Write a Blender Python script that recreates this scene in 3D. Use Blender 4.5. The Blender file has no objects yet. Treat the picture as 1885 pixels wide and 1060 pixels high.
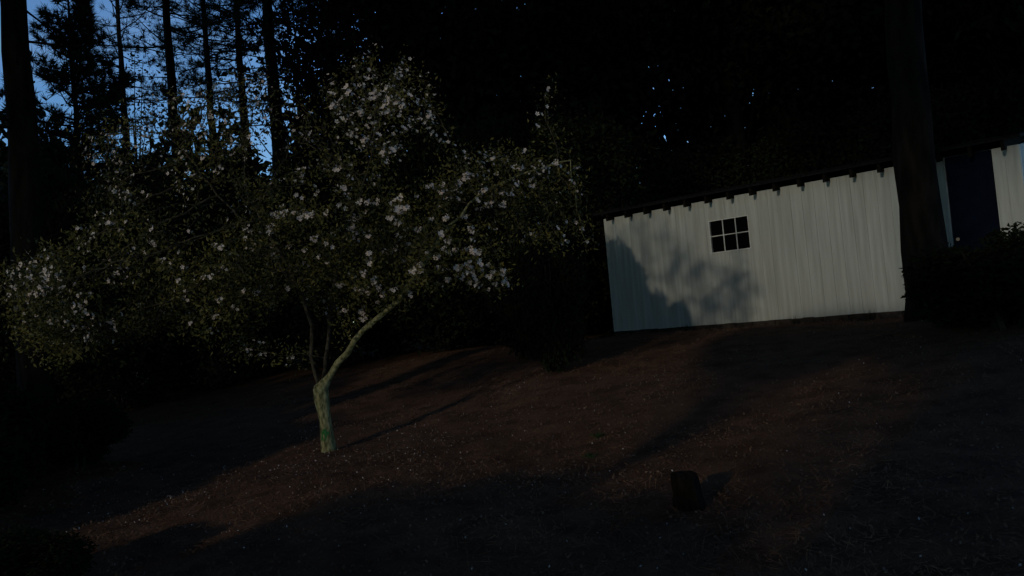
import bpy, math, random
import numpy as np
from mathutils import Vector, Matrix

R = math.radians
rng = np.random.default_rng(7)
random.seed(7)
scene = bpy.context.scene
C = scene.collection

# ------------------------------------------------------------------ camera
CAM_Z = 1.6
F_PX, W_PX, H_PX = 1480.0, 1885.0, 1060.0
PITCH, ROLL = R(2.7), R(5.0)
fwd = Vector((0, math.cos(PITCH), math.sin(PITCH)))
up0 = Vector((0, -math.sin(PITCH), math.cos(PITCH)))
rt0 = Vector((1, 0, 0))
rt = rt0 * math.cos(ROLL) - up0 * math.sin(ROLL)
up = rt0 * math.sin(ROLL) + up0 * math.cos(ROLL)
cam_data = bpy.data.cameras.new('camera')
cam = bpy.data.objects.new('camera', cam_data)
C.objects.link(cam)
cam.matrix_world = Matrix(((rt.x, up.x, -fwd.x, 0), (rt.y, up.y, -fwd.y, 0),
                           (rt.z, up.z, -fwd.z, CAM_Z), (0, 0, 0, 1)))
cam_data.sensor_width = 36
cam_data.lens = 36 * F_PX / W_PX
cam_data.clip_start, cam_data.clip_end = 0.05, 2000
scene.camera = cam


def ray(px, py):
    a, b = (px - W_PX / 2) / F_PX, -(py - H_PX / 2) / F_PX
    return fwd + rt * a + up * b


def at(px, py, Y):
    d = ray(px, py)
    return Vector((0, 0, CAM_Z)) + d * (Y / d.y)


# ------------------------------------------------------------------ light
SUN_AZ, SUN_EL = R(35), R(11.8)          # heading of the light (from behind-left), height of the sun
to_sun = Vector((-math.sin(SUN_AZ) * math.cos(SUN_EL), -math.cos(SUN_AZ) * math.cos(SUN_EL), math.sin(SUN_EL)))
w = bpy.data.worlds.new('World')
scene.world = w
w.use_nodes = True
nt = w.node_tree
bg = nt.nodes['Background']
sky = nt.nodes.new('ShaderNodeTexSky')
sky.sky_type = 'NISHITA'
sky.sun_disc = False
sky.sun_elevation = SUN_EL
sky.sun_rotation = math.pi + SUN_AZ
sky.ozone_density = 2.0
sky.dust_density = 0.0
sky.air_density = 1.2
tc = nt.nodes.new('ShaderNodeTexCoord')
mp = nt.nodes.new('ShaderNodeMapping')
mp.inputs['Scale'].default_value = (1, 1, 2.6)
nz = nt.nodes.new('ShaderNodeTexNoise')
nz.inputs['Scale'].default_value = 5.0
nz.inputs['Detail'].default_value = 6
nz.inputs['Roughness'].default_value = 0.6
rp = nt.nodes.new('ShaderNodeValToRGB')
rp.color_ramp.elements[0].position = 0.42
rp.color_ramp.elements[1].position = 0.72
tint = nt.nodes.new('ShaderNodeMixRGB')
tint.blend_type = 'MULTIPLY'
tint.inputs[0].default_value = 1
tint.inputs[2].default_value = (1.0, 1.52, 2.3, 1)
cl = nt.nodes.new('ShaderNodeMixRGB')
cl.blend_type = 'MULTIPLY'
cl.inputs[2].default_value = (1.55, 1.2, 1.05, 1)
nt.links.new(tc.outputs['Generated'], mp.inputs['Vector'])
nt.links.new(mp.outputs['Vector'], nz.inputs['Vector'])
nt.links.new(nz.outputs['Fac'], rp.inputs['Fac'])
nt.links.new(sky.outputs['Color'], tint.inputs[1])
nt.links.new(tint.outputs[0], cl.inputs[1])
nt.links.new(rp.outputs['Color'], cl.inputs[0])
nt.links.new(cl.outputs[0], bg.inputs['Color'])
bg.inputs['Strength'].default_value = 0.122

sd = bpy.data.lights.new('sun', 'SUN')
sd.energy = 0.95
sd.angle = R(1.4)
sd.color = (1.0, 0.88, 0.70)
so = bpy.data.objects.new('sun', sd)
C.objects.link(so)
so.rotation_euler = to_sun.to_track_quat('Z', 'Y').to_euler()
so.location = to_sun * 60

scene.view_settings.view_transform = 'Standard'
scene.view_settings.look = 'None'
scene.view_settings.gamma = 1
scene.view_settings.use_curve_mapping = False
scene.view_settings.exposure = -0.8
scene.render.engine = 'CYCLES'


# ------------------------------------------------------------------ materials
def mat(name, base, var=None, scale=8.0, rough=0.9, bump=0.0, spec=0.2, detail=5, stretch=(1, 1, 1),
        rand=0.0, transl=0.0, lo=0.35, hi=0.65, bump_scale=None):
    m = bpy.data.materials.new(name)
    m.use_nodes = True
    n, l = m.node_tree.nodes, m.node_tree.links
    b = n['Principled BSDF']
    b.inputs['Roughness'].default_value = rough
    b.inputs['Specular IOR Level'].default_value = spec
    t = n.new('ShaderNodeTexCoord')
    mp = n.new('ShaderNodeMapping')
    mp.inputs['Scale'].default_value = stretch
    l.new(t.outputs['Object'], mp.inputs['Vector'])
    nz = n.new('ShaderNodeTexNoise')
    nz.inputs['Scale'].default_value = scale
    nz.inputs['Detail'].default_value = detail
    l.new(mp.outputs['Vector'], nz.inputs['Vector'])
    col = None
    if var is not None:
        r = n.new('ShaderNodeValToRGB')
        r.color_ramp.elements[0].position, r.color_ramp.elements[1].position = lo, hi
        r.color_ramp.elements[0].color = (*base, 1)
        r.color_ramp.elements[1].color = (*var, 1)
        l.new(nz.outputs['Fac'], r.inputs['Fac'])
        col = r.outputs['Color']
    else:
        rgb = n.new('ShaderNodeRGB')
        rgb.outputs[0].default_value = (*base, 1)
        col = rgb.outputs[0]
    if rand:
        oi = n.new('ShaderNodeObjectInfo')
        mr = n.new('ShaderNodeMapRange')
        mr.inputs['To Min'].default_value = 1 - rand
        mr.inputs['To Max'].default_value = 1 + rand * 0.4
        l.new(oi.outputs['Random'], mr.inputs['Value'])
        mx = n.new('ShaderNodeVectorMath')
        mx.operation = 'SCALE'
        l.new(col, mx.inputs[0])
        l.new(mr.outputs[0], mx.inputs['Scale'])
        col = mx.outputs[0]
    l.new(col, b.inputs['Base Color'])
    if bump:
        bp = n.new('ShaderNodeBump')
        bp.inputs['Strength'].default_value = bump
        bp.inputs['Distance'].default_value = 0.02
        src = nz
        if bump_scale:
            src = n.new('ShaderNodeTexNoise')
            src.inputs['Scale'].default_value = bump_scale
            src.inputs['Detail'].default_value = 4
            l.new(mp.outputs['Vector'], src.inputs['Vector'])
        l.new(src.outputs['Fac'], bp.inputs['Height'])
        l.new(bp.outputs['Normal'], b.inputs['Normal'])
    if transl:
        tr = n.new('ShaderNodeBsdfTranslucent')
        l.new(col, tr.inputs['Color'])
        ms = n.new('ShaderNodeMixShader')
        ms.inputs[0].default_value = transl
        l.new(b.outputs[0], ms.inputs[1])
        l.new(tr.outputs[0], ms.inputs[2])
        l.new(ms.outputs[0], n['Material Output'].inputs['Surface'])
    return m


M = {
    'ground': mat('ground_soil', (0.085, 0.043, 0.024), (0.17, 0.086, 0.047), 3.2, 0.95, 0.8, 0.1, 10, bump_scale=45),
    'straw': mat('pine_straw', (0.14, 0.066, 0.036), (0.30, 0.155, 0.08), 0.9, 0.9, spec=0.15),
    'dead_leaf': mat('dead_leaf', (0.07, 0.04, 0.026), (0.19, 0.12, 0.08), 1.7, 0.8, spec=0.2),
    'petal': mat('petal', (0.72, 0.64, 0.62), (0.80, 0.76, 0.70), 2.0, 0.7, spec=0.2, transl=0.25),
    'blossom': mat('blossom', (0.74, 0.61, 0.57), (0.86, 0.78, 0.70), 1.5, 0.7, spec=0.2, transl=0.12),
    'young_leaf': mat('young_leaf', (0.028, 0.030, 0.009), (0.17, 0.15, 0.038), 1.6, 0.6, spec=0.3, transl=0.2),
    'cherry_bark': mat('cherry_bark', (0.07, 0.075, 0.03), (0.34, 0.32, 0.16), 30, 0.9, 0.6, 0.15, 6, (1, 1, 0.45)),
    'shaded_branch_bark': mat('shaded_branch_bark', (0.035, 0.028, 0.020), (0.10, 0.085, 0.055), 22, 0.9, 0.6, 0.1, 6, (1, 1, 0.45)),  # dark young bark, with the shade on limbs and twigs put into it
    'moss': mat('moss', (0.03, 0.13, 0.04), (0.06, 0.2, 0.06), 60, 1.0, 0.8, 0.05),
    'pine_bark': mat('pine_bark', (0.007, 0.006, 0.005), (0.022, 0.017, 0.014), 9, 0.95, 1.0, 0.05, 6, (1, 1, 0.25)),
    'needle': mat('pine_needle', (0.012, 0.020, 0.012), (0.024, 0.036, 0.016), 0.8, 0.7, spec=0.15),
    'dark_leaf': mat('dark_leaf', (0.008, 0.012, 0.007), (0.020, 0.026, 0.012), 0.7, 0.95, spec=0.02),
    'wood_stem': mat('shrub_stem', (0.02, 0.016, 0.012), (0.05, 0.04, 0.03), 14, 0.9, 0.4, 0.1),
    'white_board': mat('white_board', (0.44, 0.455, 0.405), (0.57, 0.59, 0.54), 5.0, 0.65, 0.25, 0.25, 8, (3.0, 3.0, 0.16), rand=0.05, bump_scale=30),
    'white_trim': mat('white_trim', (0.62, 0.61, 0.57), (0.78, 0.77, 0.73), 12, 0.6, 0.2, 0.3),
    'navy': mat('dark_navy', (0.003, 0.0055, 0.014), (0.005, 0.009, 0.021), 5, 0.9, 0.15, 0.03),
    'glass': mat('window_glass', (0.002, 0.002, 0.002), None, 3, 0.3, 0.0, 0.02),
    'rafter': mat('rafter_wood', (0.006, 0.005, 0.004), (0.014, 0.011, 0.009), 20, 0.9, 0.3, 0.1, 5, (1, 6, 6)),
    'shingle': mat('roof_shingle', (0.006, 0.006, 0.007), (0.014, 0.014, 0.014), 30, 0.95, 0.6, 0.1),
    'block': mat('foundation_block', (0.03, 0.024, 0.02), (0.07, 0.055, 0.045), 10, 0.95, 0.6, 0.1, rand=0.3),
    'stump_bark': mat('stump_bark', (0.004, 0.0035, 0.003), (0.014, 0.011, 0.008), 25, 0.95, 1.0, 0.05, 6, (1, 1, 0.3)),
    'stump_cut': mat('stump_cut', (0.008, 0.006, 0.005), (0.018, 0.014, 0.011), 30, 0.95, 0.5, 0.05, 6, (1, 1, 3)),
    'grass': mat('grass_blade', (0.02, 0.045, 0.012), (0.06, 0.11, 0.03), 3, 0.7, spec=0.2, transl=0.2),
    'metal': mat('handle_metal', (0.18, 0.17, 0.15), None, 5, 0.4, 0, 0.5),
}
M['metal'].node_tree.nodes['Principled BSDF'].inputs['Metallic'].default_value = 0.8


# ------------------------------------------------------------------ mesh helpers
def mesh_np(name, verts, faces, m, smooth=False):
    """faces: (N,k) int array, all faces alike"""
    verts = np.asarray(verts, dtype=np.float32).reshape(-1, 3)
    faces = np.asarray(faces, dtype=np.int32)
    me = bpy.data.meshes.new(name)
    k = faces.shape[1]
    me.vertices.add(len(verts))
    me.vertices.foreach_set('co', verts.ravel())
    me.loops.add(faces.size)
    me.loops.foreach_set('vertex_index', faces.ravel())
    me.polygons.add(len(faces))
    me.polygons.foreach_set('loop_start', np.arange(len(faces), dtype=np.int32) * k)
    me.update(calc_edges=True)
    me.validate()
    if smooth:
        me.polygons.foreach_set('use_smooth', np.ones(len(faces), dtype=bool))
    me.materials.append(m)
    return me


def mesh_py(name, verts, faces, m, smooth=False):
    me = bpy.data.meshes.new(name)
    me.from_pydata([tuple(v) for v in verts], [], faces)
    me.update()
    if smooth:
        for p in me.polygons:
            p.use_smooth = True
    me.materials.append(m)
    return me


def obj(name, me, parent=None, loc=None):
    o = bpy.data.objects.new(name, me)
    C.objects.link(o)
    if parent is not None:
        o.parent = parent
    if loc is not None:
        o.location = loc
    return o


def tag(o, label=None, cat=None, group=None, kind=None):
    if label:
        o['label'] = label
    if cat:
        o['category'] = cat
    if group:
        o['group'] = group
    if kind:
        o['kind'] = kind
    return o


def thing(name, label, cat, loc, group=None, rz=0.0):
    o = obj(name, None, None, loc)
    o.rotation_euler = (0, 0, rz)
    o.empty_display_size = 0.2
    return tag(o, label, cat, group)


class MB:
    """collects boxes / tubes into one mesh"""
    def __init__(s):
        s.v, s.f = [], []

    def box(s, x0, x1, y0, y1, z0, z1):
        b = len(s.v)
        s.v += [(x, y, z) for z in (z0, z1) for (x, y) in ((x0, y0), (x1, y0), (x1, y1), (x0, y1))]
        s.f += [(b + 3, b + 2, b + 1, b), (b + 4, b + 5, b + 6, b + 7)] + \
               [(b + i, b + (i + 1) % 4, b + 4 + (i + 1) % 4, b + 4 + i) for i in range(4)]
        return s

    def tube(s, pts, rad, n=6, wob=0.0):
        b = len(s.v)
        pts = [Vector(p) for p in pts]
        ref = None
        for i, p in enumerate(pts):
            t = (pts[min(i + 1, len(pts) - 1)] - pts[max(i - 1, 0)]).normalized()
            if ref is None:
                ref = t.orthogonal().normalized()
            ref = (ref - t * ref.dot(t)).normalized()
            bi = t.cross(ref)
            for k in range(n):
                a = 2 * math.pi * k / n
                rr = rad[i] * (1 + (random.uniform(-wob, wob) if wob else 0))
                s.v.append(tuple(p + (ref * math.cos(a) + bi * math.sin(a)) * rr))
        for i in range(len(pts) - 1):
            for k in range(n):
                a, c = b + i * n + k, b + i * n + (k + 1) % n
                s.f.append((a, c, c + n, a + n))
        s.f.append(tuple(b + k for k in reversed(range(n))))
        e = b + (len(pts) - 1) * n
        s.f.append(tuple(e + k for k in range(n)))
        return s

    def mesh(s, name, m, smooth=False):
        return mesh_py(name, s.v, s.f, m, smooth)


def rand_frames(n, g=rng):
    a = g.normal(size=(n, 3))
    a /= np.linalg.norm(a, axis=1)[:, None]
    b = g.normal(size=(n, 3))
    b -= a * (a * b).sum(1)[:, None]
    b /= np.linalg.norm(b, axis=1)[:, None]
    return a, b, np.cross(a, b)


def leaf_quads(cen, size, aspect=0.5, g=rng):
    """folded rhombus leaves: two triangles each"""
    n = len(cen)
    a, b, c = rand_frames(n, g)
    L = (np.asarray(size) * g.uniform(0.7, 1.3, n))[:, None]
    Wd = L * aspect
    fold = L * 0.12
    p0 = cen
    p1 = cen + a * L * 0.45 + b * Wd * 0.5 + c * fold
    p2 = cen + a * L
    p3 = cen + a * L * 0.45 - b * Wd * 0.5 + c * fold
    v = np.stack([p0, p1, p2, p3], 1).reshape(-1, 3)
    base = np.arange(n)[:, None] * 4
    f = np.concatenate([base + [0, 1, 2], base + [0, 2, 3]], 0)
    return v, f


def needle_tufts(cen, axis, per, length, width, g=rng, spread=0.9):
    """thin triangles fanning from each tuft centre"""
    n = len(cen)
    C3 = np.repeat(cen, per, 0)
    A = np.repeat(axis, per, 0)
    d = A + g.normal(size=A.shape) * spread
    d /= np.linalg.norm(d, axis=1)[:, None]
    q = g.normal(size=A.shape)
    q -= d * (d * q).sum(1)[:, None]
    q /= np.linalg.norm(q, axis=1)[:, None]
    L = (length * g.uniform(0.65, 1.2, len(C3)))[:, None]
    v = np.stack([C3 - q * width, C3 + q * width, C3 + d * L], 1).reshape(-1, 3)
    f = np.arange(len(C3) * 3).reshape(-1, 3)
    return v, f


def copy_tree(o, loc, rz=0.0, sc=1.0, parent=None):
    c = o.copy()
    C.objects.link(c)
    c.parent = parent
    if parent is None:
        c.location = loc
        c.rotation_euler = (0, 0, rz)
        c.scale = (sc, sc, sc)
    for ch in list(o.children):
        copy_tree(ch, None, parent=c)
    return c


# ------------------------------------------------------------------ terrain
WDIR = Vector((0.77, -0.637, 0)).normalized()       # along the shed front, left to right
WNRM = Vector((-WDIR.y, WDIR.x, 0))                  # pointing into the shed (away from the camera)
WNRM = WNRM if WNRM.y > 0 else -WNRM


def smooth(a, b, t):
    u = np.clip((t - a) / (b - a), 0, 1)
    return u * u * (3 - 2 * u)


def gz(x, y):
    x, y = np.asarray(x, float), np.asarray(y, float)
    t = x * WNRM.x + y * WNRM.y
    h = 0.30 * smooth(0.5, 6.0, t) + 0.90 * smooth(5.0, 13.6, t) + 0.25 * smooth(15, 30, t)
    lump = 0.025 * np.sin(x * 1.7 + 0.6 * y) + 0.02 * np.sin(y * 2.3 - x * 0.9) + 0.012 * np.sin(x * 5.1) * np.sin(y * 4.3)
    far = np.clip(1 - np.hypot(x, y) / 60, 0, 1)
    return h + lump * far


def G(x, y):
    return float(gz(x, y))


def ground_hit(px, py):
    d = ray(px, py)
    o = Vector((0, 0, CAM_Z))
    t = 0.5
    while t < 200:
        p = o + d * t
        if p.z <= G(p.x, p.y):
            return p
        t += 0.03
    return None


N = 300
u = np.linspace(-1, 1, N)
ax = 22 * u + 480 * u ** 5
X, Y = np.meshgrid(ax, ax + 8)
Z = gz(X, Y)
Z = Z + rng.normal(size=Z.shape) * 0.008 * (np.hypot(X, Y - 8) < 22)
idx = np.arange(N * N).reshape(N, N)
fc = np.stack([idx[:-1, :-1], idx[:-1, 1:], idx[1:, 1:], idx[1:, :-1]], -1).reshape(-1, 4)
gnd = obj('ground', mesh_np('ground', np.stack([X, Y, Z], -1), fc, M['ground'], True))
tag(gnd, 'brown sloping yard ground under pine straw and leaf litter', 'ground', kind='structure')

# ------------------------------------------------------------------ shed
O = Vector((0, 0, CAM_Z))
LC = at(1130, 610, 16.4)                              # bottom left corner of the white front
WZ = LC.z


def wall_hit(px, py):
    d = ray(px, py)
    t = (LC - O).dot(WNRM) / d.dot(WNRM)
    p = O + d * t
    return (p - LC).dot(WDIR), p.z - WZ               # metres along the wall, metres above its foot


TOP = 0.5 * (wall_hit(1120, 402)[1] + wall_hit(1645, 306)[1])
LEN = wall_hit(1880, 300)[0]
print('wall', LC, 'top', TOP, 'len', LEN, wall_hit(1645, 306), wall_hit(1104, 405), wall_hit(1663, 570))
shed = thing('storage_shed', 'long white board shed with six-pane window and dark overhanging roof', 'shed', (LC.x, LC.y, WZ))
shed.rotation_euler = (0, 0, math.atan2(WDIR.y, WDIR.x))
# local axes: x along the front, y into the shed, z up
wx0, wz1 = wall_hit(1304, 408)
wx1, wz0 = wall_hit(1383, 457)
wz1 = wall_hit(1341, 401)[1]
wz0 = wall_hit(1346, 462)[1]
dx0, dx1 = wall_hit(1749, 400)[0], wall_hit(1839, 400)[0]
DEPTH = 4.2
dz1 = TOP - 0.003
BW = 0.203
# backing wall with real openings, then planks on it
back = MB()
for (a, b, c, d) in ((0, wx0, 0, TOP), (wx0, wx1, 0, wz0), (wx0, wx1, wz1, TOP), (wx1, dx0, 0, TOP),
                     (dx0, dx1, dz1, TOP), (dx1, LEN, 0, TOP)):
    back.box(a, b, 0.022, 0.09, c, d)
wall = obj('wall', back.mesh('shed_wall', M['white_trim']), shed)
x = 0.0
k = 0
rb = random.Random(3)
while x < LEN - 0.02:
    x1 = min(x + BW - 0.0025, LEN)
    spans = [(x, x1, 0 - rb.uniform(0, 0.012), TOP)]
    out = []
    for (a, b, c, d) in spans:
        segs = [(a, b, c, d)]
        for (ox0, ox1, oz0, oz1) in ((wx0, wx1, wz0, wz1), (dx0, dx1, -0.1, dz1)):
            nxt = []
            for (a2, b2, c2, d2) in segs:
                if b2 <= ox0 or a2 >= ox1:
                    nxt.append((a2, b2, c2, d2))
                    continue
                if a2 < ox0 - 0.012:
                    nxt.append((a2, ox0, c2, d2))
                if b2 > ox1 + 0.012:
                    nxt.append((ox1, b2, c2, d2))
                m0, m1 = max(a2, ox0), min(b2, ox1)
                if oz0 > c2 + 0.01:
                    nxt.append((m0, m1, c2, oz0))
                if oz1 < d2 - 0.01:
                    nxt.append((m0, m1, oz1, d2))
            segs = nxt
        out += segs
    yo = rb.uniform(-0.004, 0.002)
    for (a, b, c, d) in out:
        mb = MB()
        mb.box(a, b, yo + 0.006, 0.0215, c, d)
        p = obj('plank', mb.mesh('plank', M['white_board']), wall)
    x += BW
# other walls
side = MB()
side.box(0.0, 0.07, 0.092, DEPTH, 0, TOP)
obj('side_wall', side.mesh('side_wall', M['white_board']), shed)
side = MB()
side.box(LEN - 0.07, LEN, 0.092, DEPTH, 0, TOP)
obj('side_wall', side.mesh('side_wall', M['white_board']), shed)
side = MB()
side.box(0.072, LEN - 0.072, DEPTH - 0.07, DEPTH - 0.002, 0, TOP)
obj('back_wall', side.mesh('back_wall', M['white_board']), shed)
fl = MB()
fl.box(0.072, LEN - 0.072, 0.095, DEPTH - 0.075, -0.05, 0.03)
obj('floor_deck', fl.mesh('floor_deck', M['rafter']), shed)
# foundation blocks
for i in range(int(LEN / 0.42) + 1):
    mb = MB()
    a = i * 0.42
    mb.box(a + 0.006, min(a + 0.414, LEN), 0.03, 0.2, -0.55, -0.005)
    obj('foundation_block', mb.mesh('foundation_block', M['block']), shed)
# window
me = MB()
fw = 0.016
me.box(wx0, wx0 + fw, -0.006, 0.06, wz0, wz1).box(wx1 - fw, wx1, -0.006, 0.06, wz0, wz1)
me.box(wx0 + fw, wx1 - fw, -0.006, 0.06, wz1 - fw, wz1).box(wx0 + fw, wx1 - fw, -0.006, 0.06, wz0, wz0 + fw)
win = obj('window', me.mesh('window_frame', M['white_trim']), shed)
iw, ih = (wx1 - wx0 - 2 * fw), (wz1 - wz0 - 2 * fw)
mt = 0.016
for i in (1, 2):
    mb = MB()
    c = wx0 + fw + iw * i / 3
    mb.box(c - mt / 2, c + mt / 2, 0.02, 0.047, wz0 + fw, wz1 - fw)
    obj('muntin', mb.mesh('muntin', M['white_trim']), win)
mb = MB()
zc = wz0 + fw + ih * 0.52
mb.box(wx0 + fw, wx1 - fw, 0.023, 0.050, zc - mt / 2, zc + mt / 2)
obj('muntin', mb.mesh('muntin', M['white_trim']), win)
for i in range(3):
    for (z0, z1) in ((wz0 + fw, zc - mt / 2), (zc + mt / 2, wz1 - fw)):
        mb = MB()
        a = wx0 + fw + iw * i / 3
        mb.box(a + mt / 2, a + iw / 3 - mt / 2, 0.034, 0.039, z0, z1)
        obj('pane', mb.mesh('pane', M['glass']), win)
bk = MB()
bk.box(wx0 + 0.002, wx1 - 0.002, 0.075, 0.088, wz0 + 0.002, wz1 - 0.002)
obj('blind', bk.mesh('blind', M['glass']), win)
# dark blue infill with raised panels and a handle, in the wall opening
mb = MB()
mb.box(dx0 + 0.012, dx1 - 0.012, 0.03, 0.07, 0.01, dz1 - 0.01)
infill = obj('infill', mb.mesh('infill', M['navy']), shed)
for (za, zb) in ((0.15, 0.95), (1.1, dz1 - 0.15)):
    mb = MB()
    mb.box(dx0 + 0.12, dx1 - 0.12, 0.022, 0.0295, za, zb)
    obj('panel', mb.mesh('infill_panel', M['navy']), infill)
mb = MB()
mb.tube([(dx0 + 0.08, 0.03, 1.02), (dx0 + 0.08, -0.02, 1.02), (dx0 + 0.08, -0.045, 1.02)], [0.012, 0.012, 0.028], 8)
obj('handle', mb.mesh('infill_handle', M['metal']), infill)
# rafter tails and roof; pitch
PIT = math.tan(R(9))
OV = 0.24
tails = [wall_hit(px, py)[0] for px, py in ((1350, 372), (1390, 362), (1434, 354), (1478, 345), (1525, 337), (1573, 327), (1625, 317))]
sp = (tails[-1] - tails[0]) / 6
print('rafter spacing', sp, 'window', wx1 - wx0, wz1 - wz0, 'infill', dx1 - dx0)
k0 = tails[0] - sp * int(tails[0] / sp)
xs = []
t = k0
while t < LEN + 0.05:
    xs.append(t)
    t += sp
ZE = TOP + 0.005
for t in xs:
    mb = MB()
    b = len(mb.v)
    # rafter in profile (y,z): tail plumb-cut in front of the wall
    prof = [(-OV, ZE - 0.095), (-OV, ZE + 0.06 - 0.002), (DEPTH / 2, ZE + 0.06 + PIT * (DEPTH / 2 + OV) - 0.002),
            (DEPTH / 2, ZE - 0.02 + PIT * (DEPTH / 2 + OV)), (0.0, ZE - 0.002 + 0.06)][:4]
    for xx in (t - 0.024, t + 0.024):
        for (yy, zz) in prof:
            mb.v.append((xx, yy, zz))
    mb.f += [(0, 1, 2, 3), (7, 6, 5, 4)] + [(i, i + 4, (i + 1) % 4 + 4, (i + 1) % 4) for i in range(4)]
    obj('rafter', mb.mesh('rafter', M['rafter']), shed)
ov2 = 0.06
mb = MB()
zr = ZE + 0.06 + PIT * (DEPTH / 2 + OV)
zf = ZE + 0.06 - PIT * 0.05
sec = [(-OV - 0.05, zf), (DEPTH / 2, zr), (DEPTH + OV + 0.05, zf), (DEPTH + OV + 0.05, zf + 0.045), (DEPTH / 2, zr + 0.045), (-OV - 0.05, zf + 0.045)]
for xx in (-ov2, LEN + ov2):
    for (yy, zz) in sec:
        mb.v.append((xx, yy, zz))
mb.f += [(0, 1, 4, 5), (1, 2, 3, 4), (11, 10, 7, 6), (10, 9, 8, 7)]
for i in range(6):
    mb.f.append((i, i + 6, (i + 1) % 6 + 6, (i + 1) % 6))
roof = obj('roof', mb.mesh('roof', M['shingle']), shed)
# overlapping shingle courses on the visible slope
nc = 14
ln = math.hypot(DEPTH / 2 + OV + 0.05, zr - zf)
for i in range(nc):
    f0, f1 = i / nc, (i + 1.12) / nc
    y0, y1 = -OV - 0.06 + (DEPTH / 2 + OV + 0.05) * f0, -OV - 0.05 + (DEPTH / 2 + OV + 0.05) * min(f1, 1.0)
    z0, z1 = zf + (zr - zf) * f0 + 0.050, zf + (zr - zf) * min(f1, 1.0) + 0.048
    mb = MB()
    jag = []
    xx = -ov2 - 0.01
    for (yy, zz, th) in ((y0, z0, 0.012), (y1, z1, 0.003)):
        for X2 in (-ov2 - 0.01, LEN + ov2 + 0.01):
            mb.v += [(X2, yy, zz), (X2, yy, zz + th)]
    mb.f += [(0, 2, 3, 1), (4, 5, 7, 6), (1, 3, 7, 5), (0, 4, 6, 2), (0, 1, 5, 4), (2, 6, 7, 3)]
    obj('shingle_course', mb.mesh('shingle_course', M['shingle']), roof)
# gables
for xx in (0.0, LEN - 0.06):
    mb = MB()
    mb.v = [(a, yy, zz) for a in (xx, xx + 0.06) for (yy, zz) in ((0.09, TOP + 0.002), (DEPTH, TOP + 0.002), (DEPTH / 2, zr - 0.1))]
    mb.f = [(0, 2, 1), (3, 4, 5), (0, 1, 4, 3), (1, 2, 5, 4), (2, 0, 3, 5)]
    obj('gable', mb.mesh('gable', M['white_board']), shed)

# ------------------------------------------------------------------ flowering tree
TY = 9.25
base = ground_hit(606, 831)
TY = base.y
print('cherry base', base)
clumps = [  # px, py, rx, ry, depth offset, depth radius, points, blossom density
    (85, 545, 100, 95, -1.0, 0.9, 150, 1.0), (230, 470, 110, 90, -0.5, 0.9, 110, 0.6),
    (205, 320, 70, 120, 0.0, 0.8, 85, 0.55), (330, 230, 120, 80, 0.2, 0.9, 90, 0.5),
    (390, 300, 90, 90, -0.4, 0.8, 80, 0.6), (480, 210, 120, 90, 0.7, 1.2, 70, 0.3),
    (700, 190, 120, 100, 0.2, 1.4, 210, 0.95), (620, 280, 120, 100, 0.5, 1.3, 120, 0.5),
    (1003, 205, 22, 55, 0.0, 0.25, 22, 1.0), (1035, 330, 50, 55, 0.1, 0.6, 55, 0.5), (975, 415, 75, 60, 0.3, 0.6, 55, 0.35), (1045, 420, 50, 45, 0.4, 0.5, 40, 0.25),  # last clump added to widen the crown's shade on the shed
    (900, 325, 110, 65, 0.2, 1.2, 120, 0.75), (780, 420, 140, 90, -0.4, 0.9, 130, 0.85),
    (885, 490, 70, 60, -0.3, 0.6, 70, 1.0), (720, 505, 110, 60, -0.6, 0.7, 100, 0.75),
    (560, 420, 150, 110, -0.6, 1.0, 130, 0.35), (380, 480, 150, 100, -0.7, 1.0, 130, 0.35),
    (330, 590, 110, 45, -0.4, 0.6, 45, 0.3), (455, 640, 40, 18, 0.0, 0.3, 14, 0.6),
    (125, 630, 60, 40, -0.9, 0.6, 40, 0.7), (560, 520, 120, 60, 0.2, 0.9, 60, 0.3), (640, 590, 30, 30, -0.2, 0.2, 8, 0.5)]
att, attb = [], []
for (px, py, rx, ry, oy, ry3, n, bd) in clumps:
    for _ in range(n):
        while True:
            q = rng.uniform(-1, 1, 3)
            if q @ q < 1:
                break
        att.append(np.array(at(px + q[0] * rx, py + q[1] * ry, TY + oy + q[2] * ry3)))
        attb.append(bd)
att = np.array(att)
attb = np.array(attb)
nodes, par = [], []


def chain(pts, start=None):
    prev = start
    p0 = np.array(nodes[start]) if start is not None else None
    for i, p in enumerate(pts):
        p = np.array(p)
        if p0 is not None:
            m = max(1, int(np.linalg.norm(p - p0) / 0.14))
            for j in range(1, m + 1):
                nodes.append(p0 + (p - p0) * j / m + (rng.normal(size=3) * 0.012 if j < m else 0))
                par.append(prev)
                prev = len(nodes) - 1
        else:
            nodes.append(p)
            par.append(-1)
            prev = len(nodes) - 1
        p0 = p
    return prev


b0 = np.array([base.x, base.y, G(base.x, base.y) - 0.08])
fork = chain([b0, at(604, 815, TY), at(599, 775, TY), at(593, 738, TY), at(590, 714, TY)])
lim_l = chain([at(580, 690, TY - .02), at(572, 655, TY - .05), at(574, 600, TY - .1), at(556, 540, TY - .2), at(515, 465, TY - .3), at(470, 380, TY - .35)], fork)
lim_r = chain([at(607, 692, TY), at(622, 667, TY - .05), at(652, 627, TY - .1), at(690, 590, TY - .15), at(735, 552, TY - .2), at(790, 500, TY - .25)], fork)
lim_b = chain([at(598, 680, TY + .18), at(606, 610, TY + .4), at(615, 520, TY + .5), at(640, 420, TY + .4), at(680, 300, TY + .25)], fork)
sub = [i for i in range(len(nodes)) if nodes[i][2] > b0[2] + 1.0]
lm = min(sub, key=lambda i: np.linalg.norm(nodes[i] - np.array(at(572, 650, TY - .05))))
pass
lm2 = min(sub, key=lambda i: np.linalg.norm(nodes[i] - np.array(at(560, 545, TY - .2))))
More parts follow.
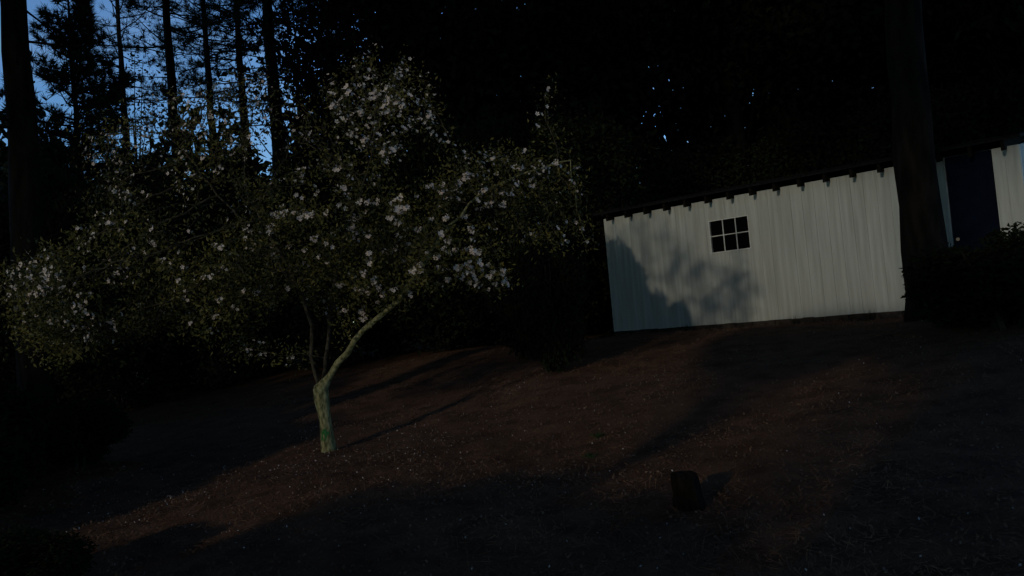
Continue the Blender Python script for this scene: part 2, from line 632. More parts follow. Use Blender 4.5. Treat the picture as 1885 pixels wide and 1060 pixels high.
chain([at(500, 470, TY + .1), at(400, 360, TY + .2), at(330, 270, TY + .3)], lm2)
lm3 = min(sub, key=lambda i: np.linalg.norm(nodes[i] - np.array(at(735, 552, TY - .2))))
chain([at(800, 450, TY - .1), at(880, 360, TY), at(960, 320, TY), at(1050, 295, TY)], lm3)
n_main = len(nodes)
# space colonisation
nd = np.full(len(att), 1e9)
ni = np.zeros(len(att), int)
alive = np.ones(len(att), bool)


def absorb(i0):
    new = np.array(nodes[i0:])
    d = np.linalg.norm(att[:, None, :] - new[None], axis=2)
    j = d.argmin(1)
    dm = d[np.arange(len(att)), j]
    up_ = dm < nd
    nd[up_] = dm[up_]
    ni[up_] = j[up_] + i0


elig = 12
absorb(elig)
STEP = 0.11
for it in range(70):
    alive &= nd > 0.13
    act = np.where(alive & (nd < 2.2))[0]
    if not len(act):
        break
    i0 = len(nodes)
    for i in np.unique(ni[act]):
        s = act[ni[act] == i]
        d = att[s] - nodes[i]
        d = (d / np.linalg.norm(d, axis=1)[:, None]).mean(0) + rng.normal(size=3) * 0.12
        L = np.linalg.norm(d)
        if L < 1e-3:
            continue
        nodes.append(nodes[i] + d / L * STEP)
        par.append(int(i))
    absorb(i0)
P = np.array(nodes)
par = np.array(par)
nn = len(P)
kids = [[] for _ in range(nn)]
for i in range(nn):
    if par[i] >= 0:
        kids[par[i]].append(i)
rad = np.zeros(nn)
for i in range(nn - 1, -1, -1):
    rad[i] = max(0.0042, sum(rad[c] ** 2.6 for c in kids[i]) ** (1 / 2.6)) if kids[i] else 0.0035
sc = (0.062 - 0.012) / (rad[min(6, nn - 1)] - 0.012)
rad = np.where(rad > 0.012, 0.012 + (rad - 0.012) * sc, rad)
zb = P[:, 2] - b0[2]
rad[fork + 1:] = np.minimum(rad[fork + 1:], np.interp(P[fork + 1:, 2], [1.3, 2.2, 3.2, 4.5], [0.038, 0.027, 0.013, 0.009]))
rad[:3] = [0.105, 0.080, 0.071]
for _c in (lim_l, lim_b):
    _k = _c
    while _k != fork:
        rad[_k] = min(rad[_k], 0.021)
        _k = par[_k]
print('tree nodes', nn, 'fork r', rad[fork])
cherry = thing('flowering_tree', 'small forked flowering tree with white blossoms and pale sunlit trunk', 'tree', (base.x, base.y, b0[2]))
off = b0.copy()
trunk_mb, twig_mb = MB(), MB()
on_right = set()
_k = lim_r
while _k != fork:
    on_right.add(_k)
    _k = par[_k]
limbs = []
stack = [(0, None)]
while stack:
    s, p = stack.pop()
    ch = [s] if p is None else [p, s]
    cur = s
    while kids[cur]:
        ks = sorted(kids[cur], key=lambda c: -rad[c])
        for c in ks[1:]:
            stack.append((c, cur))
        cur = ks[0]
        ch.append(cur)
    pts = [P[i] - off for i in ch]
    rr = [min(rad[i], rad[ch[1]] * 1.05) if (p is not None and j == 0) else rad[i] for j, i in enumerate(ch)]
    bark = 'cherry_bark' if on_right & set(ch) else 'shaded_branch_bark'
    if p is None:
        f = ch.index(fork)
        trunk_mb.tube(pts[:f + 1], rr[:f + 1], 14, 0.09)
        mb = MB()
        mb.tube(pts[f - 1:], [rr[f - 1] * .96] + rr[f:], 10, 0.06)
        limbs.append((mb, bark))
    elif rr[1] > 0.016:
        mb = MB()
        if p == fork:
            pts[0] = pts[0] - np.array([0, 0, .03])
        mb.tube(pts, rr, 8, 0.06)
        limbs.append((mb, bark))
    else:
        twig_mb.tube(pts, rr, 4)
trunk = obj('trunk', trunk_mb.mesh('trunk', M['cherry_bark'], True), cherry)
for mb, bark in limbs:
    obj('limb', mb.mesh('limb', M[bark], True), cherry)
tag(obj('twigs', twig_mb.mesh('twigs', M['shaded_branch_bark']), cherry), kind='stuff')
# moss patch near the foot of the trunk
mp_c = np.array(at(601, 801, TY)) - off
mv, mf = [], []
for i in range(5):
    for j in range(7):
        a = (i - 2) * 0.32
        z = (j - 3) * 0.026
        mv.append((mp_c[0] + 0.074 * math.sin(a) + random.uniform(-.006, .006), mp_c[1] - 0.078 * math.cos(a), mp_c[2] + z + random.uniform(-.008, .008)))
for i in range(4):
    for j in range(6):
        if (i in (0, 3)) and (j in (0, 5)):
            continue
        q = i * 7 + j
        mf.append((q, q + 7, q + 8, q + 1))
obj('moss_patch', mesh_py('moss_patch', mv, mf, M['moss'], True), trunk)
# leaves and blossoms along the fine twigs
fine = np.where((rad < 0.0085) & (zb > 0.9))[0]
near = np.linalg.norm(P[fine][:, None] - att[None], axis=2).argmin(1)
bd = attb[near]
low = np.clip((3.6 - P[fine][:, 2]) / 1.8, 0, 1)
hi_ = np.clip((P[fine][:, 2] - 3.4) / 0.9, 0, 1) * (P[fine][:, 0] < -0.4)
nl = (13 - 6 * hi_ + 16 * low * (P[fine][:, 0] < -0.6)).astype(int)
lc = np.repeat(P[fine], nl, 0)
lc = lc + rng.normal(size=lc.shape) * 0.09
v, f = leaf_quads(lc - off, 0.05, 0.45)
tag(obj('leaves', mesh_np('leaves', v, f, M['young_leaf']), cherry), kind='stuff')


def flower_verts(cen, size, g=rng, petals=5, face=None):
    n = len(cen)
    c = np.asarray(face) + g.normal(size=(n, 3)) * 0.55      # flowers open outward
    c /= np.linalg.norm(c, axis=1)[:, None]
    a = g.normal(size=(n, 3))
    a -= c * (a * c).sum(1)[:, None]
    a /= np.linalg.norm(a, axis=1)[:, None]
    b = np.cross(c, a)
    vs = []
    S = (size * g.uniform(0.75, 1.25, n))[:, None]
    for k in range(petals):
        t0 = 2 * math.pi * k / petals
        d = a * math.cos(t0) + b * math.sin(t0)
        e = -a * math.sin(t0) + b * math.cos(t0)
        vs += [cen, cen + (d * .62 + e * .34 + c * .22) * S, cen + (d + c * .30) * S, cen + (d * .62 - e * .34 + c * .22) * S]
    v = np.stack(vs, 1).reshape(-1, 3)
    return v, np.arange(len(v)).reshape(-1, 4)


def outward(c):
    d = np.asarray(c) - np.array(at(520, 420, TY + 0.6))
    d = d / np.linalg.norm(d, axis=-1)[..., None] + np.array([-0.25, -0.75, 0.25])
    return d / np.linalg.norm(d, axis=-1)[..., None]


# clusters: tight balls of a few open flowers
pick = fine[rng.random(len(fine)) < bd * 0.62 * (0.35 + 1.3 * (np.sin(P[fine] @ np.array([4.1, 3.3, 5.2])) > 0))]
cl_c = P[pick] + rng.normal(size=(len(pick), 3)) * 0.03
print('clusters', len(pick), 'fine', len(fine))
dist = np.linalg.norm(cl_c - np.array([0, 0, CAM_Z]), axis=1)
protos = []
for k in range(5):
    g2 = np.random.default_rng(40 + k)
    nfl = int(g2.integers(3, 6))
    cc = g2.normal(size=(nfl, 3)) * 0.024
    v, f = flower_verts(cc, 0.030, g2, face=(0, 0, 1.0))
    protos.append(mesh_np('blossom', v, f, M['blossom']))
order = np.argsort(dist)
big = order[:290]
for j, i in enumerate(big):
    o = obj('blossom', protos[j % 5], cherry, Vector(cl_c[i] - off))
    o.rotation_euler = (Vector(outward(cl_c[i])).to_track_quat('Z', 'Y') @ Vector((0, 0, 1)).to_track_quat('Z', 'Y')).to_euler()
    s = rng.uniform(0.5, 1.05)
    o.scale = (s, s, s)
rest = order[290:]
cc = np.repeat(cl_c[rest], 3, 0) + rng.normal(size=(len(rest) * 3, 3)) * 0.042
v, f = flower_verts(cc - off, 0.022 * rng.uniform(.6, 1.3, len(cc)), face=outward(cc))
tag(obj('blossoms', mesh_np('blossoms', v, f, M['blossom']), cherry), kind='stuff')


# ------------------------------------------------------------------ pines
def make_pine(seed, H, r0, cb, cw, nwh, tuft, length, cone=False, dead=6, per=14, width=0.008):
    g = np.random.default_rng(seed)
    rr = random.Random(seed)
    root = obj('pine_tree', None)
    tr = MB()
    n = 26
    pts, rad_ = [], []
    bx, by = rr.uniform(-.25, .25), rr.uniform(-.25, .25)
    for i in range(n + 1):
        t = i / n
        pts.append((bx * math.sin(t * 2.4) * t + rr.uniform(-.02, .02), by * math.sin(t * 2.1) * t + rr.uniform(-.02, .02), -0.3 + (H + .3) * t))
        rad_.append(r0 * (1 - 0.88 * t ** 1.15) * (1.25 if i == 0 else 1))
    random.seed(seed)
    tr.tube(pts, rad_, 14, 0.07)
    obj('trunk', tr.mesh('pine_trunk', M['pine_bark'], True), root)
    lm = MB()
    cen, axs = [], []

    def trunk_at(z):
        t = (z + .3) / (H + .3) * n
        i = min(int(t), n - 1)
        return np.array(pts[i]) + (np.array(pts[i + 1]) - np.array(pts[i])) * (t - i)
    for q in range(dead):
        z = cb * rr.uniform(0.45, 1.0)
        a = rr.uniform(0, 6.28)
        p = trunk_at(z)
        L = rr.uniform(.5, 1.8)
        d = np.array([math.cos(a), math.sin(a), rr.uniform(-.15, .3)])
        lm.tube([p, p + d * L * .5 + [0, 0, rr.uniform(-.1, .1)], p + d * L], [.028, .018, .006], 5)
    z = cb
    dz = (H - cb) / nwh
    for i in range(nwh):
        t = i / nwh
        if cone:
            ln = cw * (1 - t) ** 0.9 + 0.15
        else:
            ln = cw * (0.35 + 1.05 * math.sin(math.pi * min(1, (t * 0.85 + 0.17)))) * 0.75
        for b in range(rr.choice((4, 5, 6)) if cone else rr.choice((3, 4, 5))):
            a = rr.uniform(0, 6.28)
            L = ln * rr.uniform(0.6, 1.15)
            zz = z + rr.uniform(-.4, .4) * dz
            p = trunk_at(min(max(zz, 0.2), H - .05))
            el = rr.uniform(-.15, .35) + 0.5 * t
            d = np.array([math.cos(a), math.sin(a), math.tan(el) * .6])
            pp = [p]
            ns = 5
            for s in range(1, ns + 1):
                pp.append(p + d * L * s / ns + np.array([rr.uniform(-.06, .06), rr.uniform(-.06, .06), 0.10 * L * (s / ns) ** 2 - .04 * L * math.sin(s / ns * 3)]))
            lm.tube(pp, [0.035 * (1 - .8 * s / ns) * min(1, L / 1.5 + .3) for s in range(ns + 1)], 5)
            m = max(4, int(L * tuft))
            for s in range(m):
                f = rr.uniform(.22, 1.0) ** 0.8
                k = min(int(f * ns), ns - 1)
                c = pp[k] + (pp[k + 1] - pp[k]) * (f * ns - k)
                sd_ = np.array([-d[1], d[0], 0]) * rr.choice((-1, 1))
                ext = rr.uniform(0.05, .42) * L * (1.15 - f)
                tip = c + sd_ * ext + d * ext * .5 + np.array([0, 0, rr.uniform(-.05, .22)])
                if rr.random() < .45:
                    lm.tube([c, tip], [.010, .005], 3)
                cen.append(tip)
                axs.append((d * .6 + sd_ * .4 + np.array([0, 0, .5])))
        z += dz
    tag(obj('limbs', lm.mesh('pine_limbs', M['pine_bark']), root), kind='stuff')
    cen, axs = np.array(cen), np.array(axs)
    axs /= np.linalg.norm(axs, axis=1)[:, None]
    v, f = needle_tufts(cen, axs, per, length, width, g)
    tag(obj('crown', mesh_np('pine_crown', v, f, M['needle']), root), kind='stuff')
    return root


pineA = make_pine(11, 20.0, 0.30, 11.0, 3.4, 18, 9, 0.30, dead=9, width=.011)
pineB = make_pine(12, 22.0, 0.24, 11.5, 3.1, 16, 9, 0.30, dead=12, width=.011)
conif = make_pine(13, 11.2, 0.15, 1.0, 3.0, 36, 17, 0.24, cone=True, dead=0, per=20, width=.013)
rearP = make_pine(14, 33.0, 0.34, 15.0, 6.6, 22, 13, 0.6, dead=2, per=14, width=.05)
for o in (pineA, pineB, conif, rearP):
    tag(o, 'pine', 'tree')
used = set()


def put(proto, px, Yd, label, rz=None, sc=1.0, group=None, dx=0, name=None):
    """stand a tree so that it rises behind image column px at distance Yd"""
    p = at(px, 300, Yd)
    return put_xy(proto, p.x + dx, p.y, label, rz, sc, group, name)


def put_xy(proto, x, y, label, rz=None, sc=1.0, group=None, name=None):
    rz = random.uniform(0, 6.28) if rz is None else rz
    if proto.name not in used:
        used.add(proto.name)
        o = proto
        o.location, o.rotation_euler, o.scale = (x, y, G(x, y)), (0, 0, rz), (sc, sc, sc)
    else:
        o = copy_tree(proto, (x, y, G(x, y)), rz, sc)
    for k in ('label', 'category', 'group'):
        if k in o:
            del o[k]
    tag(o, label, 'tree', group)
    return o


random.seed(21)
put(pineA, 44, 15.0, 'thick dark pine trunk standing closest behind the flowering tree', 0.4, 1.08)
put(pineB, 327, 27.0, 'tall pine rising just right of the cone-shaped conifer', 1.0, 0.95)
put(pineB, 396, 31.0, 'slender pine with bare low side branches between two thicker pines', 2.6, 0.9)
put(pineA, 514, 26.0, 'straight pine trunk rising behind the middle of the flowering crown', 2.2, 1.0)
put(conif, 150, 21.0, 'small cone-shaped conifer against open sky beside the thick pine trunk', 0.3, 1.0)
put(pineB, 236, 33.0, 'pine whose crown fills the sky between the conifer and tall trunks', 0.7, 0.92)
put(pineA, 455, 34.0, 'pine crown behind the slender pine with bare side branches', 3.1, 0.98)
put(pineA, 1012, 30.0, 'pine behind the flowering tree tips, left of a twin trunk', 4.0, 1.0, 'pines behind the shed')
put(pineB, 1082, 27.0, 'pine beyond the left end of the white shed', 5.0, 1.0, 'pines behind the shed')
put(pineB, 705, 33.0, 'pine almost hidden behind the top of the flowering crown', 0.2, 1.0)
put(pineA, 1330, 31.0, 'pine standing behind the shed window', 1.4, 1.1)
put(pineB, 1560, 28.0, 'pine behind the right half of the shed roof', 3.4, 1.05)
put(pineA, 1850, 27.0, 'pine behind the far right end of the shed', 2.9, 1.05)
# near trunk in front of the shed, between boards and infill
tr_p = at(1699, 470, 11.7)
trk = make_pine(15, 17.0, 0.31, 9.0, 3.0, 16, 9, 0.28, dead=3, per=12, width=.012)
tag(trk, 'pine', 'tree')
put_xy(trk, tr_p.x, tr_p.y, 'thick dark pine trunk in front of the shed, beside the navy infill', 0.0, 1.0)
trk.rotation_euler = (0, R(0.6), 0)


# ------------------------------------------------------------------ broadleaf trees and shrubs
def make_leafy(name, seed, H, r0, cr, ncl, per, leaf, base_frac=0.3):
    g = np.random.default_rng(seed)
    rr = random.Random(seed)
    root = obj(name, None)
    tr, lm = MB(), MB()
    top = np.array([rr.uniform(-.4, .4), rr.uniform(-.4, .4), H * .75])
    random.seed(seed)
    tp = [top * t + np.array([math.sin(t * 5) * .1, math.cos(t * 4) * .1, 0]) for t in np.linspace(0, 1, 9)]
    tp[0][2] = -0.25
    tr.tube(tp, [r0 * (1 - .8 * t) for t in np.linspace(0, 1, 9)], 9, .05)
    obj('trunk', tr.mesh('trunk', M['pine_bark'], True), root)
    cens = []
    for i in range(ncl):
        q = g.normal(size=3)
        q /= np.linalg.norm(q)
        q *= g.uniform(.25, 1.0) ** .5
        zc = H * (base_frac + 1) / 2
        c = np.array([q[0] * cr, q[1] * cr, zc + q[2] * H * (1 - base_frac) / 2])
        cr_ = g.uniform(.35, .8) * cr * .36
        s = tp[min(8, max(2, int(8 * (c[2] / H) * .8)))]
        mid = (s + c) / 2 + g.normal(size=3) * .15
        lm.tube([s, mid, c], [r0 * .3, r0 * .16, .008], 5)
        pts = c + g.normal(size=(per, 3)) * cr_ * [.75, .75, .55]
        cens.append(pts)
    tag(obj('limbs', lm.mesh('limbs', M['pine_bark']), root), kind='stuff')
    cen = np.concatenate(cens)
    v, f = leaf_quads(cen, leaf, .55, g)
    tag(obj('crown', mesh_np('crown', v, f, M['dark_leaf']), root), kind='stuff')
    return root


def make_shrub(seed, H, r, n, leaf, lumps=14):
    g = np.random.default_rng(seed)
    rr = random.Random(seed)
    root = obj('evergreen_shrub', None)
    st = MB()
    for i in range(9):
        a = rr.uniform(0, 6.28)
        q = rr.uniform(.3, .8) * r
        st.tube([(math.cos(a) * .06, math.sin(a) * .06, -.1), (math.cos(a) * q * .5, math.sin(a) * q * .5, H * .4), (math.cos(a) * q, math.sin(a) * q, H * .8)], [.03, .02, .006], 5)
    tag(obj('stems', st.mesh('shrub_stems', M['wood_stem']), root), kind='stuff')
    cs = []
    for i in range(lumps):
        q = g.normal(size=3)
        q /= np.linalg.norm(q)
        c = np.array([q[0] * r * .62, q[1] * r * .62, H * .52 + q[2] * H * .33])
        d = g.normal(size=(n // lumps, 3))
        d /= np.linalg.norm(d, axis=1)[:, None]
        cs.append(c + d * (g.uniform(.25, 1, (len(d), 1)) ** .45) * np.array([r * .45, r * .45, H * .24]))
    cen = np.concatenate(cs)
    cen[:, 2] = np.maximum(cen[:, 2], 0.03)
    v, f = leaf_quads(cen, leaf, .5, g)
    tag(obj('crown', mesh_np('shrub_crown', v, f, M['dark_leaf']), root), kind='stuff')
    return root


leafA = make_leafy('broadleaf_tree', 31, 13, .17, 3.6, 75, 260, .22, .22)
leafB = make_leafy('broadleaf_tree', 32, 17, .22, 4.2, 90, 260, .24, .25)
oak = make_leafy('added_shade_oak', 34, 26, .30, 6.8, 130, 240, .5, .64)  # oak added as high canopy to hold back skylight
shade_tree = make_leafy('added_shade_tree', 35, 4.7, .045, 1.25, 70, 300, .10, .76)  # small tree added behind the camera to shade the ground
thin = make_leafy('bare_branched_tree', 33, 12, .12, 2.6, 55, 40, .16, .35)
shr = make_shrub(41, 1.0, 0.55, 15000, 0.05)
tall = make_shrub(42, 5.0, 1.9, 16000, 0.13, 24)
for o in (leafA, leafB, shade_tree, oak, thin, shr, tall):
    tag(o, 'x', 'tree')

random.seed(5)
put(thin, 560, 23, 'thin loosely branched tree with small leaves beside a straight pine', 0.5, 1.0)
put(thin, 250, 30, 'thin loosely branched tree between the conifer and tall pines', 2.5, 1.05)
bl = 'dark broadleaf tree in the unlit woods behind the yard'
for (px, Yd, pr, s) in ((760, 26, leafB, 1.0), (930, 25, leafA, 1.25), 
                        (1150, 26, leafB, 1.0), (1340, 26, leafA, 1.3), 
                        (1520, 25, leafB, 1.1), (1720, 24, leafB, 1.1), (1820, 26, leafB, 1.2), (1900, 22, leafB, 1.1)):
    put(pr, px, Yd, bl, None, s, 'dark broadleaf trees of the woods')
sl = 'tall dark evergreen shrub in the row behind the flowering tree'
for (px, Yd, s) in ((-40, 17, .98), (95, 18, .96), (200, 17, .92), (300, 19, .98), (400, 18, .86), (490, 19, .88), (590, 18, .92), (690, 19, 1.0),
                    (790, 18, 1.0), (880, 19, 1.05), (970, 18.5, 1.0), (1050, 19.5, 1.05), (1130, 22, 1.05)):
    o = put(tall, px, Yd, sl, None, s, 'tall shrubs behind the flowering tree')
    o['category'] = 'shrub'

for (px, Yd, s) in ((1215, 24, 1.0), (1310, 25, 1.1), (1400, 24.5, 1.05), (1490, 24, 1.1), (1580, 23, 1.1), (1670, 22, 1.1), (1760, 22, 1.1), (1850, 21, 1.1), (1935, 20, 1.1)):
    o = put(tall, px, Yd, 'tall dark evergreen shrub close behind the white shed', None, s, 'tall shrubs behind the shed')
    o['category'] = 'shrub'
o = put_xy(shr, 0.42, 14.0, 'dark upright shrub added to shade the left end of the white shed', 0.3, 2.75)  # added caster: throws shade on the left end of the wall
o.scale = (1.7, 1.7, 2.75)
o['category'] = 'shrub'

o = put_xy(shr, 0.5, 12.3, 'dark bushy shrub added before the shed to shade its wall', 1.3, 2.0)  # second added caster for the wall shade
o.scale = (1.15, 1.15, 2.0)
o['category'] = 'shrub'

# far woods closing the view: one mass of foliage
gw = np.random.default_rng(77)
nw = 90000
pxs = gw.uniform(-500, 2400, nw)
Yw = gw.uniform(36, 47, nw)
cen = np.zeros((nw, 3))
xs_ = (pxs - W_PX / 2) / F_PX * Yw
topz = 11.0 + 12.5 * smooth(520, 760, pxs) + 1.2 * np.sin(pxs * .021) + 0.9 * np.sin(pxs * .057 + 1)
topz = np.where(pxs < 40, topz + 1.0, topz)
zt = gw.uniform(0, 1, nw) ** 0.9
cen[:, 0], cen[:, 1] = xs_, Yw
cen[:, 2] = 0.8 + zt * topz
hole = np.sin(xs_ * 1.1 + 2 * np.sin(cen[:, 2] * .6)) * np.sin(cen[:, 2] * 1.3 + xs_ * .5) > .86
thin_ = (cen[:, 2] > 11) & (gw.random(nw) < .5)
cen = cen[~(((hole) & (cen[:, 2] > 9)) | thin_)]
v, f = leaf_quads(cen, .62, .6, gw)
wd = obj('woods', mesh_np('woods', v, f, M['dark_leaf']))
tag(wd, 'dense dark mass of far woods behind all the trees', 'woods', kind='stuff')

# shrubs framing the yard (leaf size stays small: they stand close)
def shrub(x, y, label, s, sx=1.0, group=None):
    o = put_xy(shr, x, y, label, random.uniform(0, 6.28), s, group)
    o.scale = (s * sx, s * sx, s)
    o['category'] = 'shrub'
    return o


p = ground_hit(110, 985)
print('left shrub', p)
shrub(-3.55, 5.6, 'low dark shrub at the left edge of the pine straw', 0.42, 2.0)
for (x, y, k) in ((-5.7, 6.2, 0.95), (-6.4, 9.2, 1.3), (-6.9, 7.6, 1.3), (-7.6, 11.0, 1.4), (-5.9, 10.6, 0.9), (-8.6, 9.4, 1.5)):  # dark shrubs added to keep the ground at left black
    shrub(x, y, 'rounded dark shrub added to darken the ground left of the flowering trunk', k, 1.35, 'shrubs added left of the flowering trunk')
shrub(-5.5, 7.4, 'dark shrub below the low left blossoms', 1.25, 1.2)
rp_ = at(1855, 520, 9.9)
shrub(rp_.x, rp_.y, 'dark shrub in front of the right end of the shed', 1.2, 1.7)
rp_ = at(1790, 560, 10.4)
shrub(rp_.x, rp_.y, 'low dark shrub hiding the foot of the navy infill', 0.95, 1.4)

# plantings added, mostly out of view, to shade the ground and hold back skylight
edge = [(230, 1010), (500, 942), (700, 892), (950, 870), (1150, 882), (1240, 900), (1400, 955), (1470, 1050)]
for q in edge:
    g_ = ground_hit(*q)
    s_ = g_.x * math.cos(SUN_AZ) - g_.y * math.sin(SUN_AZ)
    t_ = g_.x * math.sin(SUN_AZ) + g_.y * math.cos(SUN_AZ)
    print('edge', q, [round(c, 2) for c in g_], 's', round(s_, 2), 't', round(t_, 2), 'h at t=-2', round(g_.z + (t_ + 2) * math.tan(SUN_EL), 2))


def st(s, t):
    """sun coordinates (across the light, along the light) to x, y"""
    return (s * math.cos(SUN_AZ) + t * math.sin(SUN_AZ), -s * math.sin(SUN_AZ) + t * math.cos(SUN_AZ))


for (s, t, h, wd_) in ((-3.5, -3.4, 2.15, 1.0), (-2.7, -2.4, 1.90, 1.15), (-4.4, -2.6, 2.06, 1.15), (-0.1, -4.0, 3.9, 0.66), (-1.15, -3.0, 1.7, 1.0), (2.9, -4.0, 3.9, 0.8), (-9.3, -1.2, 2.45, 1.0), (-12.2, -1.2, 3.3, 0.95), (-14.2, -1.0, 3.4, 1.0)):  # unseen hedge, sized and placed for the shadow it throws
    x, y = st(s, t)
    shrub(x, y, 'unseen hedge shrub added behind the viewpoint to shade the ground', h, wd_, 'hedge added for shade')
for (s, t) in ((-16, -22), (-12.3, -26), (-1.75, -34), (3.2, -25), (8, -22), (-20.5, -26), (13, -25), (-14.2, -33), (2.0, -38)):  # rear pines added: crowns block high sun and skylight
    x, y = st(s, t)
    put_xy(rearP, x, y, 'unseen tall pine added behind the viewpoint to block sun and skylight', None, 1.0, 'pines added for shade')
for (s, t, k) in ((-3.3, -3.2, 1.0), (-0.9, -3.4, 1.0), (1.6, -3.2, 1.05)):  # crowns added to shade the ground below the shed
    x, y = st(s, t)
    put_xy(shade_tree, x, y, 'unseen small tree added behind the viewpoint to shade the ground', None, k, 'small trees added for shade')
for (s, t) in ((3.4, -5.5), (1.6, -9), (-13.6, -5), (2.6, -14), (10, -5), (-13, -14)):  # canopy added behind the camera against skylight
    x, y = st(s, t)
    put_xy(oak, x, y, 'unseen oak added behind the viewpoint to hold back skylight', None, 1.0, 'oaks added behind the viewpoint')
for (x, y, k) in ((8.5, 4.2, 1.3), (-9.5, 4, 1.3), (-15, 11, 1.1), (13.5, 10.5, 1.3), (16, 20, 1.1), (7, 24, 1.1), (-1, 24.5, 1.1)):  # high crowns added to close the open sky overhead
    put_xy(oak, x, y, 'tall oak added so its high crown holds skylight off the yard', None, k, 'oaks added over the yard')
for (s, t, k) in ((-21.5, -12, 1.3), (-23, -6, 1.4), (6, -14, 1.3), (12, -10, 1.4), (16, -2, 1.4)):  # side trees added to enclose the yard and dim skylight
    x, y = st(s, t)
    put_xy(leafB, x, y, 'unseen broadleaf tree added beside the yard to cut skylight', None, k, 'broadleaf trees added for shade')

# ------------------------------------------------------------------ stump
sp_ = ground_hit(1273, 935)
print('stump', sp_)
g3 = random.Random(4)
nr, rings = 22, 9
sv, sf = [], []
bump = [1 + g3.uniform(-.09, .09) for _ in range(nr)]
for j in range(rings):
    t = j / (rings - 1)
    rr_ = 0.105 * (1.25 - 0.3 * min(1, t * 2.2) - 0.10 * max(0, (t - .7) / .3) ** 2)
    for i in range(nr):
        a = 2 * math.pi * i / nr
        z = -0.06 + t * (0.28 + 0.02 * math.sin(a * 2 + 1) - 0.01 * math.cos(a) + g3.uniform(-.012, .012) * (j == rings - 1))
        r2 = rr_ * bump[i] * (1 + 0.10 * math.sin(5 * a + .7) * (1 - t) + g3.uniform(-.02, .02))
        sv.append((r2 * math.cos(a) - 0.03 * t, r2 * math.sin(a), z))
for j in range(rings - 1):
    for i in range(nr):
        a, b = j * nr + i, j * nr + (i + 1) % nr
        sf.append((a, b, b + nr, a + nr))
stump = thing('tree_stump', 'short dark tree stump standing in the pine straw', 'stump', (sp_.x, sp_.y, G(sp_.x, sp_.y)))
obj('bark', mesh_py('stump_bark', sv, sf, M['stump_bark']), stump)
tv = [Vector(v_) for v_ in sv[-nr:]]
cc_ = sum(tv, Vector()) / nr + Vector((0, 0, 0.03))
tvs = [tuple(v_ * 1.0) for v_ in tv] + [tuple(cc_ + (v_ - cc_) * .55 + Vector((0, 0, .004))) for v_ in tv] + [tuple(cc_)]
tf = [(i, (i + 1) % nr, nr + (i + 1) % nr, nr + i) for i in range(nr)] + [(nr + i, nr + (i + 1) % nr, 2 * nr) for i in range(nr)]
obj('cut_top', mesh_py('stump_top', tvs, tf, M['stump_cut']), stump)

# ------------------------------------------------------------------ ground litter
gl = np.random.default_rng(9)


def scatter(n, rmax=17, near=2.2):
    y = near + (rmax - near) * gl.random(n) ** 1.25
    x = (gl.random(n) * 1.6 - 0.78) * (y * .80 + 0.8)
    tt = x * WNRM.x + y * WNRM.y
    lim = LC.x * WNRM.x + LC.y * WNRM.y
    k = tt < lim - 0.02
    return x[k], y[k]


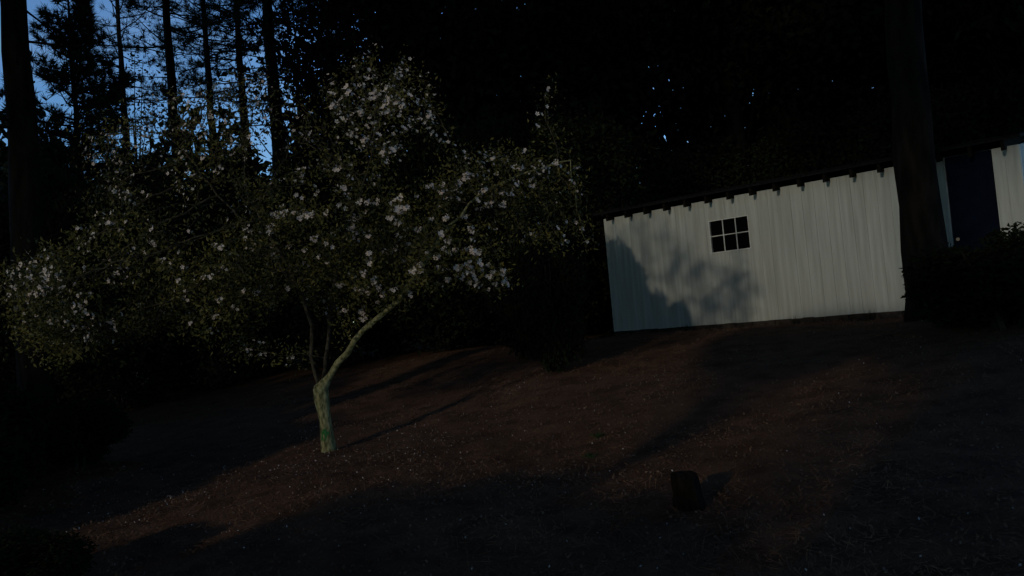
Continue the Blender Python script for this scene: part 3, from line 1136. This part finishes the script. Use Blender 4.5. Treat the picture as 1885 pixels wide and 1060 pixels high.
x, y = scatter(70000)
n = len(x)
a = gl.uniform(0, 6.28, n)
L = gl.uniform(.05, .13, n)
zz = gz(x, y) + gl.uniform(.004, .03, n)
d = np.stack([np.cos(a), np.sin(a), gl.normal(size=n) * .28], 1) * L[:, None]
q = np.stack([-np.sin(a), np.cos(a), gl.normal(size=n) * .3], 1) * 0.0028
c = np.stack([x, y, zz], 1)
v = np.stack([c - d / 2 - q, c - d / 2 + q, c + d / 2], 1).reshape(-1, 3)
tag(obj('pine_straw', mesh_np('pine_straw', v, np.arange(len(v)).reshape(-1, 3), M['straw'])), 'brown pine straw scattered over the yard', 'pine straw', kind='stuff')
x, y = scatter(26000)
c = np.stack([x, y, gz(x, y) + gl.uniform(.004, .02, len(x))], 1)
v, f = leaf_quads(c, .026, .6, gl)
tag(obj('leaf_litter', mesh_np('leaf_litter', v, f, M['dead_leaf'])), 'small dry brown leaves littering the pine straw', 'leaf litter', kind='stuff')
x, y = scatter(420)
xx = base.x + gl.normal(size=500) * 1.5
yy = base.y - .6 + gl.normal(size=500) * 1.3
x, y = np.concatenate([x, xx]), np.concatenate([y, yy])
c = np.stack([x, y, gz(x, y) + .012], 1)
v, f = leaf_quads(c, .015, .7, gl)
tag(obj('fallen_petals', mesh_np('fallen_petals', v, f, M['petal'])), 'white fallen petals flecking the brown ground', 'petals', kind='stuff')


def tuft(px, py, label, n, h, m, on_wall=None):
    p = ground_hit(px, py) if on_wall is None else on_wall
    g4 = random.Random(int(px + py))
    vs, fs = [], []
    for i in range(n):
        a = g4.uniform(0, 6.28)
        r_ = g4.uniform(0, .05)
        b = Vector((math.cos(a) * r_, math.sin(a) * r_, -.01))
        tip = b + Vector((math.cos(a) * g4.uniform(0, .08), math.sin(a) * g4.uniform(0, .08), h * g4.uniform(.5, 1.1)))
        sd_ = Vector((-math.sin(a), math.cos(a), 0)) * .004
        k = len(vs)
        vs += [b - sd_, b + sd_, (b + tip) / 2 + sd_ * .8 + Vector((0, 0, .01)), tip, (b + tip) / 2 - sd_ * .8 + Vector((0, 0, .01))]
        fs.append((k, k + 1, k + 2, k + 3, k + 4))
    o = obj('grass_tuft', mesh_py('grass_tuft', vs, fs, m), None, (p.x, p.y, G(p.x, p.y)))
    return tag(o, label, 'grass tuft', None)


tuft(1102, 806, 'small green grass tuft in the pine straw, uphill of the stump', 26, .07, M['grass'])
tuft(1088, 842, 'small green grass tuft nearest the shadow edge', 24, .06, M['grass'])
for i, px in enumerate((1268, 1465, 1604)):
    s_, _ = wall_hit(px, 596)
    pw = LC + WDIR * s_ - WNRM * 0.10
    tuft(px, 600, ('dark weed tuft at the shed foot below the window', 'dark weed tuft at the middle of the shed foot', 'dark weed tuft at the shed foot near the pine trunk')[i],
         14, max(.12, WZ - G(pw.x, pw.y) + .07), M['dark_leaf'], pw)
